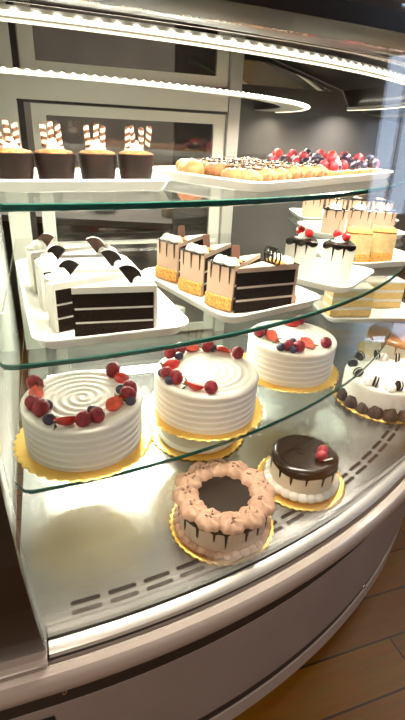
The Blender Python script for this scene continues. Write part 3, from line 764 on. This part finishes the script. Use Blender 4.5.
def top_dollop(t, L, H, A):
    part('piped_rosette', ME['ros_w'], t, (L*.8, 0, H), (0, 0, 0), 1.2)
    part('chocolate_triangle', ME.setdefault('tri', prism('chocolate_triangle', [(-.008, 0), (.008, 0), (0, .016)], -.0015, .0015, 'choc')), t, (L*.86, 0, H+.012), (pi/2, 0, 1.7))
def top_none(t, L, H, A): pass
G4 = 'yellow cream slices on the right tray'
crust_at('yellow', (.572, 1.805), -98, 'front left yellow cream slice behind the cherry slices', top_none, G4)
crust_at('yellow', (.682, 1.854), -96, 'front right yellow cream slice at the shelf edge', top_none, G4)
crust_at('pink', (.622, 2.405), -98, 'left drip slice with white dollop, behind the yellow slices', top_dollop, G4)
crust_at('pink', (.756, 2.435), -98, 'middle drip slice with white dollop, behind the yellow slices', top_dollop, G4)
crust_at('pink', (.888, 2.465), -98, 'right drip slice with white dollop, nearest the glass', top_dollop, G4)
G5 = 'pink beige drip slices far back'
for k, lab in enumerate(['leftmost pink beige drip slice on the farthest tray', 'second pink beige drip slice from left on farthest tray', 'third pink beige drip slice from left on farthest tray', 'rightmost pink beige drip slice on the farthest tray']):
    crust_at('pink', (.595+.135*k, 2.84), -98, lab, top_none, G5)
# golden slices on the lowest shelf at the right
tray(.80, 2.25, HL, 10, .50, .34, 'white tray of golden layer slices on the lowest shelf', .02)
G6 = 'golden layer slices on the lowest shelf'
def golden(x, y, ang, label):
    t = thing('cake_slice', label, 'cake slice', W(x, y, HL)+Vector((0, 0, TRAYZ)), R_(ang), G6)
    z = 0
    for dz, m in ((.024, 'yellow_sponge'), (.010, 'white_fill'), (.024, 'yellow_sponge'), (.010, 'white_fill'), (.022, 'yellow_sponge'), (.010, 'white_fill')):
        part('cream_layer' if 'fill' in m else 'sponge_layer', box_me('layer', -.075, .075, -.035, .035, z+.0002, z+dz, m, .002), t); z += dz
golden(.70, 2.19, 10, 'left golden layer slice on the lowest shelf')
golden(.90, 2.34, 10, 'right golden layer slice on the lowest shelf')

# ------------------------------------------------------------------ top shelf: chocolate cups
def whip_me():
    return swirl('whipped_cream', .019, .021, 'white_frost', 3, 8, .16)
ME['whip'] = whip_me()
ME['cupm'] = lathe('cup', [(.0235, 0), (.0255, .003), (.0305, .040), (.0312, .050), (.0295, .0515), (.028, .045), (.012, .044)], 48, 'cup')
ME['carm'] = blob('caramel_crumb', .0295, 'caramel', 4, lambda d: Vector((d.x, d.y, max(d.z, -.2)*.28))*(1+.07*sin(17*d.x+3)*cos(15*d.y)+.05*sin(31*d.y+d.x*9)))
ME['wafm'] = lathe('wafer_stick', [(.0042, 0), (.0047, .001), (.0047, .033), (.0040, .034), (.001, .034)], 12, 'wafer')
for k, (x, y, lab) in enumerate([(-.455, 1.135, 'leftmost dark chocolate cup on the top shelf tray'), (-.375, 1.19, 'second dark chocolate cup from left with wafer sticks'), (-.288, 1.252, 'third dark chocolate cup from left with wafer sticks'), (-.202, 1.312, 'rightmost dark chocolate cup beside the pastry tray')]):
    t = thing('chocolate_cup', lab, 'dessert cup', W(x, y, HT)+Vector((0, 0, TRAYZ)), k*.8, 'chocolate cups on the top shelf')
    part('cup', ME['cupm'], t, sc=(1.08, 1.08, 1.0)); part('caramel_crumb', ME['carm'], t, (0, 0, .049), sc=(1.04, 1.04, 1.)); bk = R_(120)-k*.8; part('whipped_cream', ME['whip'], t, (.008*cos(bk), .008*sin(bk), .051), sc=.95)
    for q in range(3 if k != 3 else 4):
        a = -k*.8+R_(34)*1+pi*(.0)+(q-1.5)*.0
        ox = (q-1.2)*.0125; c, s = cos(R_(30)-k*.8), sin(R_(30)-k*.8)
        part('wafer_stick', ME['wafm'], t, (ox*c, ox*s, .060+.003*(q % 2)), (random.uniform(-.2, .2), random.uniform(-.15, .2), q), 1.)
# pastries, bun, tarts on the long tray: u along the tray, v across (toward the back)
TU = (cos(R_(50)), sin(R_(50))); TV = (-sin(R_(50)), cos(R_(50)))
def TRp(u, v): return (.255+TU[0]*u+TV[0]*v, 1.795+TU[1]*u+TV[1]*v)
def pastry_me():
    V = []; F = []; n = 14; m = 12; Lp = .085
    for i in range(m+1):
        q = i/m; x = (q-.5)*Lp; r = .0165*(.55+.45*sin(pi*q)**.5)*(1+.07*sin(q*26))
        for k in range(n): th = 2*pi*k/n; V.append((x, r*1.1*cos(th), max(-.011, r*sin(th)*.85*(1+.12*sin(q*30+th*2)))))
    for i in range(m):
        for k in range(n): a, b = i*n+k, i*n+(k+1) % n; F.append((a, b, b+n, a+n))
    F.append(tuple(range(n))[::-1]); F.append(tuple(range(m*n, (m+1)*n)))
    return mesh_from('pastry_shell', V, F, 'puff', smooth=60)
ME['pas'] = pastry_me()
ME['sug'] = blob('sugar_dusting', .015, 'sugar', 3, lambda d: Vector((d.x*2.1, d.y*.75, abs(d.z)*.55))*(1+.2*sin(8*d.x+5*d.y)))
ME['filling_end'] = blob('cream_end', .0125, 'puff', 2, lambda d: Vector((d.x*.8, d.y, d.z*.85)))
ME['zig'] = tube('chocolate_drizzle', [(-.036+.006*k, .011*(1 if k % 2 else -1), .0135-.002*abs(k-6)/6) for k in range(13)], .0010, 'choc', 5)
row_names = ['front', 'second', 'third']
for rI, v in enumerate((-.12, .008, .132)):
    for k in range(0 if rI == 0 else 1, 6):
        u = -.415+.076*k
        x, y = TRp(u, v)
        t = thing('filled_pastry', 'sugar dusted filled pastry, number %d from the left corner in the %s row' % (k+1, row_names[rI]) if False else 'sugar dusted chocolate drizzled pastry lined up on the long tray', 'pastry', W(x, y, HT)+Vector((0, 0, TRAYZ+.0145+random.uniform(0, .004))), R_(50+90+14+random.uniform(-5, 5)), 'filled pastries on the long tray')
        part('pastry_shell', ME['pas'], t, sc=(.92, 1.12, 1.28)); part('sugar_dusting', ME['sug'], t, (0, 0, .010)); part('cream_end', ME['filling_end'], t, (-.0385, 0, .001), sc=.85); part('chocolate_drizzle', ME['zig'], t, (0, 0, .003), sc=(1., 1.2, 1.2))
x, y = TRp(-.41, .075)
b = bpy.data.objects.new('round_bun', blob('round_bun', .026, 'bun', 4, lambda d: Vector((d.x*1.1, d.y*1.1, max(d.z, -.75)*.85)))); link(b); b.location = W(x, y, HT)+Vector((0, 0, TRAYZ+.0172)); tag(b, 'orange brown glazed bun at the left end of long tray', 'bun')
ME['tartm'] = lathe('tart_crust', [(.024, 0), (.031, .014), (.032, .017), (.0295, .017), (.027, .012), (.01, .012)], 48, 'shell', lambda r, z, th, i: (r*(1+.03*cos(20*th)*(1 if 0 < i < 4 else 0)), z))
ME['cust'] = lathe('custard', [(.0285, .0125), (.0275, .017), (.018, .0195), (.004, .020)], 32, 'custard', cap=True)
ME['lump'] = blob('strawberry', .013, 'straw', 3, lambda d: Vector((d.x, d.y, d.z*1.25 if d.z > 0 else d.z*.8))*(1-.22*max(0, d.z)))
mixes = ['RKKRR', 'RSKKB', 'KRBRK', 'BKRKS', 'SRKBR']
n = 0
for rI, v in enumerate((-.143, -.033, .077)):
    for k in range(4):
        u = .066+.109*k-.0*(rI % 2)
        x, y = TRp(u, v)
        t = thing('fruit_tart', 'small round tart piled with berries on the long tray', 'tart', W(x, y, HT)+Vector((0, 0, TRAYZ)), random.uniform(0, 6), 'berry tarts on the long tray'); t.scale = (1.13,)*3
        part('tart_crust', ME['tartm'], t); part('custard', ME['cust'], t)
        mix = mixes[(n*2+rI) % 5]; n += 1
        for q, c in enumerate(mix):
            a = 2*pi*q/4; r = .014 if q < 4 else 0; z = .0185 if q < 4 else .031
            if c == 'S': part('strawberry', ME['lump'], t, (r*cos(a), r*sin(a), z+.009), (.3, 0, a))
            else: part({'R': 'raspberry', 'K': 'blackberry', 'B': 'blueberry'}[c], ME[c], t, (r*cos(a), r*sin(a), z+.007), (random.uniform(-.5, .5), .3, a), 1.15 if c != 'B' else 1.3)
        part('whipped_cream', ME['ros_w'], t, (.012*cos(.8), .012*sin(.8), .030), sc=.6) if n % 2 else None
x, y = TRp(-.12, .17)

# ------------------------------------------------------------------ neighbouring cabinet and the back counter
nb = thing('adjacent_cabinet', 'dark brown lacquered cabinet front left of the case', 'cabinet', EE(2.0, -.5, -.99)); iv = -nb.location
NP = [(1.2, -.99), (2.487, -.99)]+[(r+.012, h) for r, h in GP[1:-1]]+[(2.68, .05), (1.2, .05)]
part('cabinet_body', end_panel('cabinet_body', -.95, -.088, 'cabinet', NP), nb, iv)
part('curved_door', end_panel('curved_door', -.95, -.003, 'cabinet', [(r+.0125, h) for r, h in GP[:-1]]+[(r+.030, h) for r, h in GP[:-1]][::-1]), nb, iv)
part('foot_strip', end_panel('foot_strip', -.95, -.004, 'bumper', [(2.487, -.9935), (2.53, -.9935), (2.537, -1.002), (2.535, -1.012), (2.487, -1.012)]), nb, iv)
part('panel_joint', end_panel('panel_joint', -.165, -.160, 'slot', [(r+.0305, h) for r, h in GP[1:-1]]+[(r+.034, h) for r, h in GP[1:-1]][::-1]), nb, iv)
cn = thing('back_counter', 'dark work counter with steel top behind the glass doors', 'counter', (-.55, 3.0, 0)); iv = -cn.location
part('counter_body', box_me('counter_body', -2.2, .7, 2.85, 3.45, 0, .72, 'cabin'), cn, iv); part('counter_top', box_me('counter_top', -2.25, .75, 2.8, 3.5, .7205, .76, 'counter', .005), cn, iv)
for nm, mat, x, y, w, d, hh, lab in (('food_container', 'tubw', -1.0, 3.02, .13, .11, .10, 'pale square tub on the counter behind left door'), ('food_container', 'tubw', -.68, 3.08, .15, .12, .13, 'taller pale tub on the counter behind the door'), ('food_container', 'tub', -.24, 3.05, .16, .13, .13, 'straw yellow tub on the counter behind the door')):
    t = thing(nm, lab, 'container', (x, y, .7605), 0, 'tubs on the back counter')
    part('tub', lathe('tub', [(w*.42, 0), (w*.44, .003), (w*.5, hh-.01), (w*.51, hh), (w*.3, hh)], 28, mat), t); part('lid', lathe('lid', [(w*.52, hh+.0005), (w*.53, hh+.008), (w*.5, hh+.012), (w*.1, hh+.013)], 28, 'porcelain'), t)
o = bpy.data.objects.new('serving_tray', tray_me(.42, .28, .025)); link(o); o.location = (.12, 3.0, .7608); tag(o, 'empty white tray on the counter behind the glass door', 'tray', 'white serving trays')

# ------------------------------------------------------------------ café lamps
def area(name, loc, size, power, col, rot=(0, 0, 0), sy=None):
    l = bpy.data.lights.new(name, 'AREA'); l.energy = power; l.color = col; l.size = size
    if sy: l.shape = 'RECTANGLE'; l.size_y = sy
    o = bpy.data.objects.new(name, l); link(o); o.location = loc; o.rotation_euler = rot; return o
area('ceiling_lamp', (-.2, -1.7, 2.9), 1.0, 75, (1., .80, .62))
area('ceiling_lamp', (-.8, 3.7, 2.95), .8, 80, (1., .88, .74))
area('ceiling_lamp', (2.2, 2.2, 2.95), .8, 24, (1., .84, .68))
# LED tubes of the case: area lamps lying along the strips
for r, h, n, p in ((2.15, .139, 14, 2.0), (1.625, .10, 10, 1.25)):
    for k in range(n):
        a = (k+.5)*88/n
        area('case_led', PC(r, a, h), .012, p, (1., .90, .74), (0, R_(0), R_(ANG1+a)), .16).data.spread = R_(150)
for q, e in ADDED_LAMPS:
    area('added_shelf_fill', q, .012, 1.6, (1., .92, .78), (0, R_(-66), e), .121).data.spread = R_(170)  # fill lights belonging to the added shelf bars
w = bpy.data.worlds.new('cafe'); scn.world = w; w.use_nodes = True
w.node_tree.nodes['Background'].inputs[0].default_value = (.9, .85, .8, 1); w.node_tree.nodes['Background'].inputs[1].default_value = .3

# ------------------------------------------------------------------ camera
PIT, ROLL, F = .46632, .05335, 463.98
cp, sp = cos(PIT), sin(PIT)
Fw = Vector((0, cp, -sp)); U0 = Vector((0, sp, cp)); R0 = Vector((1, 0, 0))
Rv = R0*cos(ROLL)+U0*sin(ROLL); Uv = -R0*sin(ROLL)+U0*cos(ROLL)
cam = bpy.data.cameras.new('camera'); co = bpy.data.objects.new('camera', cam); link(co)
mx = Matrix((Rv, Uv, -Fw)).transposed().to_4x4(); mx.translation = W(0, 0, 0); co.matrix_world = mx
cam.sensor_fit = 'VERTICAL'; cam.sensor_height = 36; cam.lens = F/720*36; cam.clip_start = .02; cam.clip_end = 50
scn.camera = co
scn.view_settings.view_transform = 'Standard'; scn.view_settings.look = 'None'; scn.view_settings.gamma = 1; scn.view_settings.use_curve_mapping = False
scn.view_settings.exposure = 0.14
scn.cycles.use_denoising = True; scn.cycles.transparent_max_bounces = 40; scn.cycles.max_bounces = 10
